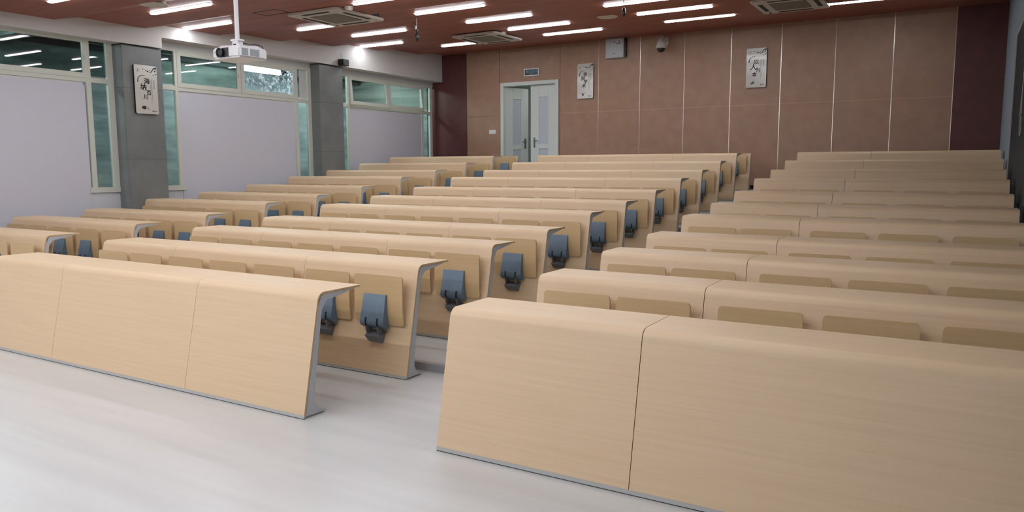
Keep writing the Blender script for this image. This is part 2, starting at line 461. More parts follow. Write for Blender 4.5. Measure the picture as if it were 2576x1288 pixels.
cdm.tube([(XR - .012, 6.1, 2.99), (XR - .012, 6.15, 2.3), (XR - .012, 6.17, 2.12)], .004)
cdm.tube([(XR - .012, 6.17, 2.12), (XR - .012, 6.30, 1.98), (XR - .012, 6.33, 1.93), (XR - .012, 6.22, 1.89), (XR - .012, 6.1, 1.93), (XR - .012, 6.12, 2.0), (XR - .012, 6.17, 2.12)], .004)
cdm.tube([(XR - .012, 6.22, 1.89), (XR - .012, 6.27, 1.8), (XR - .012, 6.2, 1.72), (XR - .012, 6.08, 1.71), (XR - .012, 6.02, 1.8), (XR - .012, 6.1, 1.9)], .004)
tag(cdm.obj('blind_cord', 'rail'), 'thin looped blind cord hanging at the right edge of the picture', 'cord')
wf = MB(); wf.box(XL - .1, XR + .1, YF - .12, YF, -.12, 4.25)
tag(wf.obj('wall_front', 'white_paint', smooth=0), 'plain front wall behind the camera', 'wall', kind='structure')

# ------------------------------------------------------------------ door
dr = thing('door_1', 'white double door in the back wall, left leaf ajar', 'door', (0, YB, DZ0), kind='structure')
f = MB()
fw = .075
f.box(DX0, DX0 + fw, -.025, .14, 0, DZ1 - DZ0).box(DX1 - fw, DX1, -.025, .14, 0, DZ1 - DZ0).box(DX0 + fw, DX1 - fw, -.025, .14, DZ1 - DZ0 - fw, DZ1 - DZ0)
f.obj('door_frame', 'door_paint', dr, smooth=0, bevel=.004)
LW = (DX1 - DX0 - 2 * fw) / 2 - .006; LH = DZ1 - DZ0 - fw - .012
def leaf(x, sgn, ang):
    m = MB(); p0, p1 = sorted((0, sgn * LW))
    # stiles and rails around two glazed panels
    a, b = p0 + .20, p1 - .20
    m.box(p0, a, 0, .04, .004, LH).box(b, p1, 0, .04, .004, LH)
    for z0, z1 in ((.004, .16), (.80, .90), (LH - .24, LH)): m.box(a, b, 0, .04, z0, z1)
    o = m.obj('door_leaf', 'door_paint', dr, smooth=0, bevel=.004, loc=(x, .06, 0))
    o.rotation_euler[2] = ang
    g = MB(); g.box(a - .0, b + .0, .014, .026, .16, .80).box(a, b, .014, .026, .90, LH - .24); g.obj('glass_panel', 'frost', o, smooth=0)
    h = MB(); hx = sgn * (LW - .09)
    h.plate(hx - .02, hx + .02, .82, 1.04, -.008, 0, .018)
    h.tube([(hx, -.008, .965), (hx, -.045, .965), (hx - sgn * .03, -.05, .967), (hx - sgn * .11, -.048, .972)], .009)
    h.tube([(hx, -.008, .87), (hx, -.016, .87)], .012)
    h.obj('door_handle', 'chrome', o, bevel=0)
    return o
leaf(DX0 + fw + .003, 1, math.radians(66))
leaf(DX1 - fw - .003, -1, 0)
vb = MB(); vb.box(-8.2, -5.0, 13.0, 13.1, 1.0, 3.5).box(-8.3, -8.2, YB + .15, 13.1, 1.0, 3.5).box(-5.0, -4.9, YB + .15, 13.1, 1.0, 3.5)
vb.box(-8.3, -4.9, YB + .15, 13.1, .9, 1.0).box(-8.3, -4.9, YB + .15, 13.1, 3.5, 3.6)
tag(vb.obj('wall_lobby', 'corr_pale', smooth=0), 'pale lobby beyond the half open door', 'lobby', kind='structure')
lt = thing('unseen_lobby_lamp', 'unseen lamp added to light the lobby beyond the door', 'lamp', (-6.2, 12.2, 3.5))  # unseen lamp added to brighten the lobby behind the door
b_ = MB(); b_.lathe([(.14, 0), (.15, -.03), (.14, -.05)], (0, 0, 0)); b_.obj('housing', 'white_plastic', lt)
b_ = MB(); b_.lathe([(.13, -.05), (.12, -.08), (.06, -.1)], (0, 0, 0)); b_.obj('diffuser', 'unseen_lobby_lamp', lt)

sw = thing('light_switch', 'pair of white square switches left of the door', 'switch', (-7.495, YB, 2.18))
for s_ in (-1, 1):
    b_ = MB(); b_.plate(s_ * .044 - .042, s_ * .044 + .042, -.042, .042, -.010, -.0002, .006); p = b_.obj('switch_plate', 'white_plastic', sw, smooth=0)
    b_ = MB(); b_.box(s_ * .044 - .028, s_ * .044 + .028, -.014, -.0102, -.028, .028); b_.obj('rocker', 'white_plastic', p, smooth=0, bevel=.002)

# ------------------------------------------------------------------ exit sign
es = thing('exit_sign', 'small dark green exit sign in a white frame above the door', 'sign', (-6.51, YB, 3.392))
b_ = MB(); b_.plate(-.178, .178, -.077, .077, -.035, -.0003, .006); b_.obj('sign_frame', 'white_plastic', es, smooth=0)
b_ = MB(); b_.box(-.158, .158, -.037, -.0352, -.058, .058); pf = b_.obj('sign_panel', 'sign_green', es, smooth=0)
join_text([('安全出口', .068, 0, .014)], 'lettering', pf, 'sign_text', -.0378)
join_text([('EXIT', .034, 0, -.036)], 'lettering', pf, 'sign_text', -.0378)

# ------------------------------------------------------------------ plaques
def ribbon(m, pts, w0, w1, y, mi=0, wm=None):
    """flat brush stroke on plane y"""
    n = len(pts); L_, R2 = [], []
    for i, (x, z) in enumerate(pts):
        a = pts[max(i - 1, 0)]; b = pts[min(i + 1, n - 1)]
        dx, dz = b[0] - a[0], b[1] - a[1]; l = math.hypot(dx, dz) or 1
        t = i / (n - 1); w = w0 + (w1 - w0) * t
        if wm: w += wm * math.sin(math.pi * t)
        L_.append((x - dz / l * w / 2, z + dx / l * w / 2)); R2.append((x + dz / l * w / 2, z - dx / l * w / 2))
    o = L_ + R2[::-1]; k = len(o)
    vs = [(x, y, z) for x, z in o] + [(x, y + .0006, z) for x, z in o]
    fs = []
    for i in range(n - 1):
        fs.append((i, i + 1, k - 2 - i, k - 1 - i)); fs.append((i + k, k + k - 1 - i, k + k - 2 - i, i + 1 + k))
    m.add(vs, fs, mi)

def blob(m, x, z, rx, rz, y, mi=0, rot=0, seed=0):
    rr = random.Random(seed); o = []
    for k in range(14):
        t = 2 * math.pi * k / 14; q = 1 + rr.uniform(-.18, .18)
        a, b = rx * q * math.cos(t), rz * q * math.sin(t)
        o.append((x + a * math.cos(rot) - b * math.sin(rot), z + a * math.sin(rot) + b * math.cos(rot)))
    m.add([(p, y, r) for p, r in o] + [(p, y + .0005, r) for p, r in o], [tuple(range(14)), tuple(range(27, 13, -1))], mi)

def plaque(label, loc, rz, chars, motif, w=.352, h=.69):
    t = thing('calligraphy_plaque', label, 'plaque', loc, rz, 'calligraphy plaques')
    b_ = MB(); b_.plate(-w / 2, w / 2, -h / 2, h / 2, -.034, -.0005, .022); b_.obj('backing', 'black', t, smooth=0)
    b_ = MB(); b_.plate(-w / 2, w / 2, -h / 2, h / 2, -.0405, -.0345, .022); fc = b_.obj('face', 'plaque', t, smooth=30)
    y = -.0414
    join_text([(c_, s_ * 1.08, x + dx, z + dz, .06 * (-1) ** i) for i, (c_, s_, x, z) in enumerate(chars) for dx, dz in ((0, 0), (.0018, 0), (-.0018, 0), (0, .0015), (0, -.0015))], 'calligraphy', fc, 'ink', y)
    m = MB()      # circle brush stroke behind the first characters
    pts = [(-.045 + .085 * math.cos(a), .115 + .085 * math.sin(a)) for a in [math.radians(190 - 10 * k) for k in range(13)]]
    ribbon(m, pts, .022, .006, y + .0003, 0); m.obj('brush_ring', 'ink_soft', fc, smooth=0)
    m = MB()      # blossoming branch at top right
    ribbon(m, [(.165, .325), (.13, .315), (.11, .29), (.095, .262), (.07, .25), (.05, .256)], .012, .004, y, 0, .006)
    ribbon(m, [(.13, .31), (.15, .295), (.17, .285)], .008, .004, y)
    ribbon(m, [(.05, .256), (.0, .275), (-.03, .283)], .004, .002, y)
    for i, (x, z, r) in enumerate([(.03, .262, .012), (.008, .27, .01), (-.04, .287, .008), (.145, .27, .014), (.158, .31, .016), (.15, .225, .009), (.125, .215, .007), (.165, .232, .008), (.06, .275, .010)]):
        blob(m, x, z, r, r * .7, y, 0, i, i)
    m.obj('ink_branch', 'ink', fc, smooth=0)
    m = MB()      # round seal top left
    for a0 in range(0, 360, 30):
        ribbon(m, [(-.122 + .026 * math.cos(math.radians(a0 + q)), .268 + .026 * math.sin(math.radians(a0 + q))) for q in (0, 8, 16, 22)], .003, .003, y)
    blob(m, -.122, .266, .005, .014, y, 0, 0, 3); m.obj('seal', 'ink', fc, smooth=0)
    m = MB()      # vertical columns of fine print
    rr = random.Random(len(label))
    for x, z1, z0, s_ in ((.122, .14, .02, .009), ):
        z = z1
        while z > z0: m.box(x - s_ / 2, x + s_ / 2, y, y + .0005, z - s_ * 1.1, z); z -= s_ * 1.7
    m.obj('title_print', 'ink', fc, smooth=0)
    m = MB()
    for x, z1, z0 in ((.088, .145, -.16), (.075, .145, -.19), (.062, .145, .02)):
        z = z1
        while z > z0: l = rr.uniform(.004, .009); m.box(x - .0025, x + .0025, y, y + .0005, z - l, z); z -= l + .003
    m.obj('fine_print', 'ink_soft', fc, smooth=0)
    m = MB()      # small mark and dashes at lower right
    blob(m, .085, -.30, .009, .010, y, 0, 0, 5)
    for k in range(5): m.box(.100 + k * .010, .107 + k * .010, y, y + .0005, -.305, -.296)
    m.obj('small_mark', 'ink', fc, smooth=0)
    m = MB()      # ink painting at the foot
    if motif == 0:
        blob(m, -.05, -.255, .035, .026, y, 0, .1, 1)
        ribbon(m, [(-.09, -.27), (-.03, -.268), (.02, -.275), (.045, -.277)], .008, .004, y); ribbon(m, [(-.0, -.252), (.02, -.252)], .006, .003, y)
    elif motif == 1:
        ribbon(m, [(-.05, -.285), (-.065, -.25), (-.09, -.225)], .02, .004, y); ribbon(m, [(-.05, -.285), (-.03, -.25), (-.02, -.215)], .016, .004, y)
        ribbon(m, [(-.05, -.285), (-.048, -.25), (-.045, -.225)], .01, .003, y); blob(m, -.05, -.28, .018, .012, y, 0, 0, 2)
    else:
        blob(m, -.055, -.265, .04, .015, y, 0, .5, 4); ribbon(m, [(-.1, -.265), (-.06, -.25), (-.04, -.225)], .004, .008, y)
    m.obj('ink_painting', 'ink', fc, smooth=0)
    return t
plaque('tall calligraphy plaque on the grey tiled column near the windows', (-8.86, 3.925, 2.543), math.pi / 2,
       [('海', .085, .01, .115), ('纳', .095, -.045, .03), ('百', .07, .035, -.045), ('川', .075, -.015, -.11)], 0)
plaque('tall calligraphy plaque on the back wall just right of the door', (-5.26, YB, 3.135), 0,
       [('崇', .08, .0, .125), ('尚', .095, -.05, .045), ('学', .08, .01, -.02), ('术', .085, -.03, -.10)], 1)
plaque('tall calligraphy plaque farther right on the back wall, right of the dome camera', (-1.892, YB, 3.167), 0,
       [('以', .085, .0, .10), ('人', .12, -.05, .01), ('为', .085, .03, -.045), ('本', .08, -.03, -.12)], 2)

# ------------------------------------------------------------------ wall box and dome camera
t = thing('wall_box', 'white square equipment box high on the back wall, left of the dome camera', 'box', (-4.60, YB, 3.72))
b_ = MB(); b_.box(-.19, .19, -.115, -.0005, -.185, .185); b_.obj('cabinet', 'box_grey', t, smooth=0, bevel=.006)
b_ = MB(); b_.plate(-.18, .18, -.175, .175, -.121, -.1155, .01); fc = b_.obj('front_cover', 'box_grey', t, smooth=0)
b_ = MB(); b_.box(.19, .215, -.08, -.01, -.17, .17); b_.obj('side_plate', 'black', t, smooth=0)
b_ = MB(); b_.add([(-.02, -.13, .175), (.13, -.13, .175), (.11, -.13, .06), (.03, -.13, .09), (-.02, -.123, .175), (.13, -.123, .175), (.11, -.123, .06), (.03, -.123, .09)],
                  [(0, 1, 2, 3), (4, 7, 6, 5), (0, 4, 5, 1), (1, 5, 6, 2), (2, 6, 7, 3), (3, 7, 4, 0)]); ct = b_.obj('cutout_plate', 'grey_metal', fc, smooth=0)
b_ = MB(); b_.box(.095, .108, -.134, -.1302, .07, .13).box(.04, .07, -.134, -.1302, .075, .088).box(.0, .012, -.134, -.1302, .10, .13); b_.obj('slot', 'slot', fc, smooth=0)
b_ = MB(); blob(b_, -.035, -.105, .010, .009, -.1218, 0, 0, 7)
for k in range(4): b_.box(-.02 + k * .012, -.011 + k * .012, -.1218, -.1212, -.108, -.100)
b_.obj('small_mark', 'ink', fc, smooth=0)

t = thing('dome_camera', 'white dome security camera on a bracket high on the back wall', 'camera', (-3.60, YB, 3.70))
b_ = MB(); b_.plate(-.05, .05, .0, .16, -.02, -.0005, .02); b_.tube([(0, -.02, .09), (0, -.10, .12), (0, -.18, .13), (0, -.24, .12), (0, -.255, .08)], .022, 12); b_.obj('bracket', 'ac_white', t)
b_ = MB(); b_.lathe([(.025, .10), (.04, .09), (.055, .06), (.085, .02), (.10, -.03), (.105, -.075), (.095, -.085)], (0, -.255, 0), 28); b_.obj('housing', 'ac_white', t)
b_ = MB(); b_.lathe([(.075, -.0855), (.072, -.11), (.06, -.135), (.035, -.152), (.005, -.158)], (0, -.255, 0), 28); b_.obj('lens_dome', 'black', t)

# small black speaker on the beam
t = thing('wall_speaker', 'small black speaker hung on the white beam above the far column', 'speaker', (-8.83, 7.965, 3.378))
b_ = MB(); b_.box(.0005, .13, -.085, .085, -.06, .06); b_.obj('speaker_body', 'black', t, smooth=0, bevel=.008)
b_ = MB(); b_.plate(-.075, .075, -.05, .05, -.004, 0, .01); o = b_.obj('front_grille', 'black', t, smooth=0, loc=(.131, 0, 0)); o.rotation_euler[2] = math.pi / 2
b_ = MB(); b_.box(.1355, .1362, .0, .055, -.045, -.037); b_.obj('small_mark', 'rail', t, smooth=0)
b_ = MB(); b_.tube([(.03, -.03, .058), (.03, -.05, .09)], .005); b_.tube([(.004, .02, .07), (.02, .02, .06)], .005); b_.tube([(.006, .0, .18), (.006, .02, .12), (.02, .03, .07)], .003); b_.obj('cable', 'grey_metal', t)

# ------------------------------------------------------------------ projector
PZ = ceil_z(1.2)
t = thing('projector', 'white ceiling projector on a long white pole in front of the windows', 'projector', (-3.61, 1.245, 2.27))
b_ = MB(); b_.box(-.158, .158, -.14, .14, .0, .088); bd = b_.obj('projector_body', 'white_plastic', t, bevel=.014)
b_ = MB(); b_.box(-.13, .13, -.115, .115, .088, .096); b_.obj('top_cover', 'white_plastic', t, smooth=0, bevel=.003)
b_ = MB()
pr_ = [(.034, 0), (.038, .006), (.038, .02), (.030, .022), (.022, .012)]
b_.lathe([(r, z) for r, z in pr_], (0, 0, 0), 20); o = b_.obj('lens', 'black', t, loc=(-.055, -.138, .045)); o.rotation_euler = (math.pi / 2, 0, 0)
b_ = MB(); b_.box(-.05, .035, -.1415, -.1402, .01, .08); b_.obj('lens_recess', 'black', t, smooth=0)
b_ = MB()
b_.box(.1582, .1590, -.115, -.055, .018, .072).box(.1582, .1590, -.035, .055, .018, .072); b_.obj('side_vent', 'grey_plastic', t, smooth=0)
b_ = MB(); b_.box(-.135, -.12, -.1412, -.1402, .05, .054); b_.obj('small_mark', 'ink_soft', t, smooth=0)
px_, py_ = .0, -.02
b_ = MB(); b_.tube([(px_, py_, .155), (px_, py_, PZ - 2.27)], .017, 16); pole = b_.obj('pole', 'white_plastic', t)
b_ = MB()
for k in range(9): b_.box(px_ - .0185, px_ - .0165, py_ - .003, py_ + .003, .20 + k * .075, .206 + k * .075)
b_.obj('pole_hole', 'slot', pole, smooth=0)
b_ = MB(); b_.box(px_ - .032, px_ + .032, py_ - .025, py_ + .025, .10, .155).box(px_ - .045, px_ + .045, py_ - .03, py_ + .03, .145, .158)
for s1 in (-1, 1):
    for s2 in (-1, 1): b_.tube([(px_, py_, .108), (s1 * .1, s2 * .09, .104), (s1 * .11, s2 * .1, .096)], .006)
b_.obj('mount_bracket', 'white_plastic', t, smooth=0)
b_ = MB(); b_.box(px_ - .02, px_ + .012, py_ - .0262, py_ - .0252, .112, .122); b_.obj('bracket_slot', 'slot', t, smooth=0)
b_ = MB(); b_.tube([(px_ + .02, py_ + .02, .135), (.05, .05, .128), (.09, .09, .125), (.12, .12, .115), (.13, .138, .06)], .004); b_.obj('cable', 'black', t)

# ------------------------------------------------------------------ ceiling lights
LW_ = 1.17
def light_mesh():
    m = MB(); m.plate(0, LW_, -.0, .001, 0, .001, .0004)
    return m
lp = thing('ceiling_light', '', 'ceiling light')
b_ = MB(); o_ = []
for cx, a0 in ((LW_ - .035, -90), (.035, 90)):
    for k in range(9):
        a = math.radians(a0 + 180 * k / 8); o_.append((cx + .030 * math.cos(a), .033 * math.sin(a)))
n_ = len(o_)
b_.add([(x, y, -.019) for x, y in o_] + [(x, y, -.006) for x, y in o_], [tuple(range(n_)), tuple(range(2 * n_ - 1, n_ - 1, -1))] + [(i, (i + 1) % n_, (i + 1) % n_ + n_, i + n_) for i in range(n_)])
b_.obj('diffuser', 'lamp', lp)
b_ = MB(); b_.box(-.006, LW_ + .006, -.038, .038, -.006, -.0003); b_.obj('housing', 'white_plastic', lp, smooth=0)
G = 'linear ceiling light strips'
LIGHTS = [  # x of left end, y, label
 (-7.77, 3.35, 'white ceiling light strip above the plaque column, left of the projector pole'),
 (-8.92, 4.58, 'white ceiling light strip ending at the projector pole, its left end at the beam'),
 (-7.76, 5.87, 'ceiling light strip whose right end meets the nearer air conditioner'),
 (-7.76, 7.12, 'ceiling light strip just beyond the nearer left air conditioner'),
 (-8.93, 8.48, 'ceiling light strip touching the beam and glowing on it above the small speaker'),
 (-7.72, 9.68, 'ceiling light strip whose right end meets the farther left air conditioner'),
 (-5.42, 4.58, 'ceiling light strip cut by the top edge, right of the nearer left air conditioner'),
 (-5.40, 5.83, 'ceiling light strip starting at the hanging black microphone'),
 (-5.40, 7.12, 'ceiling light strip in the middle column, next beyond the one at the microphone'),
 (-5.40, 8.39, 'ceiling light strip right above the farther left air conditioner'),
 (-5.37, 9.61, 'farthest ceiling light strip of the middle column, above the wall near the exit sign'),
 (-3.07, 7.11, 'ceiling light strip cut by the top edge with a small black object hanging before it'),
 (-3.05, 8.32, 'ceiling light strip above the dome camera, the nearer of the right pair'),
 (-3.04, 9.55, 'ceiling light strip closest to the back wall above the dome camera'),
 (-.50, 9.50, 'ceiling light strip at the top edge right of the rightmost air conditioner'),
 (-7.77, 2.06, 'ceiling light strip cut by the top edge near the top left corner'),
]
REST = [(x, y) for y in (3.35, 2.06) for x in (-5.40, -3.05)] + [(-.7, 2.06)] + [(x, .8) for x in (-7.77, -5.40, -3.05, -.7)] + [(-3.05, 5.83), (-3.05, 4.58)] \
     + [(x, y) for y in (-.5, -1.8, -3.1, -4.4) for x in (-7.77, -5.40, -3.05)] + [(-.7, y) for y in (-.5, -1.8, -3.1, -4.4)] + [(-4.22, -4.4), (-1.87, -4.4), (-1.87, -3.1), (-4.22, -3.1), (-6.58, -3.1), (-6.58, -4.4), (-4.22, -1.8), (-1.87, -1.8), (-6.58, -1.8)]  # all unseen; strips between the regular columns added to brighten the front
for i, (x, y, lb) in enumerate(LIGHTS + [(x, y, 'unseen ceiling light strip farther forward over the front of the room') for x, y in REST]):
    o = lp if i == 0 else copy_tree(lp)
    z = ceil_z(y)
    o.location = (max(x, -8.80), y, min(z, ceil_z(y - .05), ceil_z(y + .05)))
    if x < -8.8:
        for ch in o.children: ch.scale[0] = (x + LW_ + 8.80) / LW_
    tag(o, lb, 'ceiling light', G if i < len(LIGHTS) else 'unseen light strips over the front of the room')

# ------------------------------------------------------------------ air conditioners
def ac(x, y, z, label):
    t = thing('ceiling_air_conditioner', label, 'air conditioner', (x, y, z), group='cassette air conditioners')
    b_ = MB(); b_.box(-.41, .41, -.42, .42, .03, .12); b_.obj('housing', 'ac_dark', t, smooth=0)
    def rr(w, d, z0, z1, r, mi=0, m=None):
        m = m or MB(); o = []
        for cx, cy, a0 in ((w - r, d - r, 0), (-w + r, d - r, 90), (-w + r, -d + r, 180), (w - r, -d + r, 270)):
            for k in range(6):
                a = math.radians(a0 + 18 * k); o.append((cx + r * math.cos(a), cy + r * math.sin(a)))
        n = len(o)
        m.add([(p, q, z0) for p, q in o] + [(p, q, z1) for p, q in o], [tuple(range(n))[::-1], tuple(range(n, 2 * n))] + [(i, (i + 1) % n, (i + 1) % n + n, i + n) for i in range(n)], mi)
        return m
    pn = rr(.465, .485, 0, .03, .06).obj('panel', 'ac_white', t, smooth=30, bevel=.004)
    rr(.25, .26, -.006, -.0005, .02).obj('grille', 'ac_grille', t, smooth=0)
    for (a, b, c_, d) in ((-.24, .24, -.42, -.36), (-.24, .24, .36, .42), (-.40, -.34, -.25, .25), (.34, .40, -.25, .25)):
        b_ = MB(); b_.box(a, b, c_, d, -.004, -.0005); fl_ = b_.obj('air_slot', 'ac_dark', t, smooth=0, bevel=.001)
    b_ = MB(); b_.box(-.03, .03, -.475, -.455, -.002, .0)
    b_ = MB(); b_.tube([(-.36, .40, -.0005), (-.36, .40, -.006)], .02, 14); b_.obj('sensor', 'ac_dark', t)
    return t
ac(-6.17, 5.06, 3.462, 'cassette air conditioner, the nearer of the two on the left half of the ceiling')
ac(-6.08, 8.80, 3.70, 'cassette air conditioner, the farther one above the end of the white beam')
ac(-.86, 8.67, 3.70, 'cassette air conditioner at the top edge right of the second plaque')

# ------------------------------------------------------------------ ceiling discs, hatches, microphones
def disc(x, y, r, label, name, cat, grp=None, h=.03):
    z = ceil_z(y)
    t = thing(name, label, cat, (x, y, z), group=grp)
    if y < 3:
        t.location[2] = z = 3.352
        b_ = MB(); b_.lathe([(r * .8, .0), (r * .8, .03)], (0, 0, -.0005), 24); b_.obj('recess_ring', 'ac_white', t)
    b_ = MB(); b_.lathe([(r, -.0005), (r * .98, -h * .6), (r * .8, -h), (r * .1, -h)], (0, 0, 0), 28); b_.obj('cover', 'ac_white', t)
    b_ = MB(); b_.lathe([(r * .7, -h - .0005), (r * .68, -h - .004), (.005, -h - .004)], (0, 0, 0), 24); b_.obj('grille', 'ac_white', t)
disc(-7.0, 2.86, .165, 'round white ceiling speaker beside the light strip at the top left', 'ceiling_speaker', 'speaker', 'round ceiling speakers', .012)
disc(-3.52, 8.27, .16, 'round white ceiling speaker left of the light strips above the dome camera', 'ceiling_speaker', 'speaker', 'round ceiling speakers', .012)
disc(-5.60, 4.69, .055, 'small white smoke detector at the corner of the nearer left air conditioner', 'smoke_detector', 'smoke detector', 'smoke detectors', .045)
disc(-5.62, 8.58, .055, 'small white smoke detector at the corner of the farther left air conditioner', 'smoke_detector', 'smoke detector', 'smoke detectors', .045)
for (x, y, lb) in ((-6.75, 4.42, 'square ceiling access hatch left of the nearer air conditioner'),):
    z = ceil_z(y); b_ = MB(); s_ = .22; q = .006
    b_.box(-s_, s_, -s_ * .55, -s_ * .55 + q, -.004, -.0005).box(-s_, s_, s_ * .55 - q, s_ * .55, -.004, -.0005)
    b_.box(-s_, -s_ + q, -s_ * .55 + q, s_ * .55 - q, -.004, -.0005).box(s_ - q, s_, -s_ * .55 + q, s_ * .55 - q, -.004, -.0005)
    tag(b_.obj('ceiling_hatch', 'darkseam', smooth=0, loc=(x, y, z)), lb, 'hatch')

def mic(x, y, drop, label, full):
    z = ceil_z(y)
    t = thing('hanging_microphone', label, 'microphone', (x, y, z), group='hanging microphones')
    if full:
        b_ = MB(); b_.tube([(0, 0, 0), (0, 0, -.05), (.004, 0, -drop * .45)], .007); b_.tube([(-.012, 0, -drop * .45), (-.012, 0, -drop * .7)], .014, 10); b_.obj('stem', 'ac_white', t)
        b_ = MB(); b_.tube([(-.05 + .03 * math.cos(a), 0, -drop * .38 + .032 * math.sin(a)) for a in [math.radians(20 + 24 * k) for k in range(16)]], .004)
        b_.tube([(-.03, 0, -drop * .45), (-.01, 0, -drop * .5), (.0, -.01, -drop * .75)], .004); b_.obj('cable', 'darkseam', t)
        b_ = MB(); b_.tube([(-.014, 0, -drop * .68), (.0, 0, -drop * .9)], .014, 10); b_.tube([(.012, 0, -drop * .68), (.012, 0, -drop * .8)], .012, 10); b_.obj('connector', 'black', t)
    else:
        b_ = MB(); b_.tube([(0, 0, 0), (0, 0, -drop * .95)], .005); b_.obj('cable', 'black', t)
    b_ = MB(); b_.lathe([(.008, 0), (.022, -.02), (.028, -.06), (.022, -.10), (.006, -.12)], (.003, 0, -drop * .9), 14); b_.obj('microphone_head', 'black', t)
mic(-5.60, 6.12, .23, 'black microphone on a looped cable hanging at the end of a light strip', True)
mic(-2.69, 6.92, .11, 'small dark microphone hanging at the top edge before a light strip', False)

# ------------------------------------------------------------------ benches
SL = .208                       # lean of the front panel, dy/dz
def shell_poly(H, top=True, th=.013):
    rad = .052; z0 = .022
    zb = H - rad * .85
    out = [(SL * z0, z0), (SL * zb, zb)]
    if not top:
        zt = H
        return [(SL * z0, z0), (SL * zt, zt), (SL * zt + th, zt), (SL * z0 + th, z0)]
    # arc from leaning panel to level top
    phi = math.atan(SL); c_ = (SL * zb + rad * math.cos(phi), zb - rad * math.sin(phi) * 1)
    a0 = math.pi - phi; N_ = 9
    arc = [(c_[0] + rad * math.cos(a0 + (math.pi / 2 - a0) * k / N_), c_[1] + rad * math.sin(a0 + (math.pi / 2 - a0) * k / N_)) for k in range(N_ + 1)]
    dz = H - arc[-1][1]
    arc = [(y, z + dz * (k / N_)) for k, (y, z) in enumerate(arc)]
    outer = [(SL * z0, z0)] + arc + [(.5, H)]
    ri = rad - th
    arci = [(c_[0] + ri * math.cos(a0 + (math.pi / 2 - a0) * k / N_), c_[1] + ri * math.sin(a0 + (math.pi / 2 - a0) * k / N_)) for k in range(N_ + 1)]
    arci = [(y, z + dz * (k / N_)) for k, (y, z) in enumerate(arci)]
    inner = [(SL * z0 + th, z0)] + arci + [(.5, H - th)]
    return outer + inner[::-1]
def quad_prism(poly, x0, x1):
    """prism whose end caps are built from quads between outer and inner line"""
    m = MB(); n = len(poly); h = n // 2
    vs = [(x0, y, z) for y, z in poly] + [(x1, y, z) for y, z in poly]
    fs = [(i, i + n, (i + 1) % n + n, (i + 1) % n) for i in range(n)]
    m.add(vs, fs, 0)
    ends = []
    for i in range(h - 1):
        ends.append((i, i + 1, n - 2 - i, n - 1 - i)); ends.append((i + n, 2 * n - 1 - i, 2 * n - 2 - i, i + 1 + n))
    m.f += ends; m.mi += [1] * len(ends)
    return m
def frame_poly(H, top=True):
    th = .0135
    if not top:
        return [(SL * .022 + th, .012), (.17, .010), (.165, .022), (.13, .045), (SL * .12 + .065, .12), (SL * .35 + .055, .35), (SL * (H - .02) + .04, H - .02), (SL * (H - .02) + th, H - .02)]
    k = H - .707
    return [(SL * .03 + th, .012), (.178, .008), (.174, .017), (.135, .033), (.106, .046), (.092, .085), (SL * .2 + .062, .2), (SL * .4 + .052, .4),
            (SL * (.60 + k) + .046, .60 + k), (.192 + SL * k, .632 + k), (.212 + SL * k, .655 + k), (.27, .663 + k), (.44, .690 + k), (.44, H - th - .0005),
            (.19 + SL * k, H - th - .001), (.168 + SL * k, H - .026), (.160 + SL * k, H - .045), (SL * (H - .08) + th + .0005, H - .08)]

mesh_cache = {}
def cached(key, fn):
    if key not in mesh_cache: mesh_cache[key] = fn()
    return mesh_cache[key]

def pad_mesh():
    w, z0, z1, r = .212, .348, .690, .022
    m = MB(); zs = [z0, z0 + r * .08, z0 + r * .3, z0 + r] + [z0 + r + (z1 - z0 - 2 * r) * k / 8 for k in range(1, 8)] + [z1 - r, z1 - r * .3, z1 - r * .08, z1]
    def hw(z):
        d = min(z - z0, z1 - z)
        return w if d >= r else w - r + math.sqrt(max(0, r * r - (r - d) ** 2))
    def fy(z, x):
        t = (z - z0) / (z1 - z0)
        return .040 + .016 * max(0, 1 - t / .35) ** 1.6 + .006 * t - .003 * (x / w) ** 2
    us = [-1, -.5, 0, .5, 1]; n = len(us)
    F = [(u * hw(z), fy(z, u * hw(z)), z) for z in zs for u in us]; Bk = [(x, y + .012, z) for x, y, z in F]
    K = len(F); fs = []; ed = []
    for i in range(len(zs) - 1):
        for j in range(n - 1):
            a = i * n + j; fs.append((a, a + 1, a + n + 1, a + n)); fs.append((a + K, a + n + K, a + n + 1 + K, a + 1 + K))
        for a, b in ((i * n, (i + 1) * n), ((i + 1) * n + n - 1, i * n + n - 1)): ed.append((a, b, b + K, a + K))
    for j in range(n - 1):
        ed.append((j + 1, j, j + K, j + 1 + K)); t_ = (len(zs) - 1) * n + j; ed.append((t_, t_ + 1, t_ + 1 + K, t_ + K))
    m.add(F + Bk, fs, 0); m.f += ed; m.mi += [1] * len(ed)
    return m.mesh('seat', ['seat_wood', 'wood_edge'], 50)
def cover_mesh():
    p = [(.0425, .556), (.034, .558), (.029, .552), (-.006, .392), (-.011, .378), (-.012, .362), (-.007, .348), (.004, .338), (.034, .320), (.050, .322), (.0525, .34)]
    m = MB(); m.prismx(p, -.103, .103, 0, lambda y, z: 1.0 - .05 * (z - .32) / .22)
    return m.mesh('hinge_cover', 'blue_plastic', 35, .0)
def slot_mesh():
    m = MB()
    for x in (0,):
        m.prismx([(-.0145, .345), (-.0155, .372), (-.0095, .399), (.004, .399), (.004, .336)], x - .005, x + .005)
    return m.mesh('slot', 'slot', 0)
def arm_mesh(s):
    m = MB()
    p = [(-.011, .356), (-.011, .33), (-.006, .305), (.006, .282), (.022, .268), (.040, .266), (.050, .28), (.050, .31), (.040, .34)]
    m.prismx(p, s * .051 - .005, s * .051 + .005)
    return m.mesh('hinge_arm', 'dark_plastic', 35)
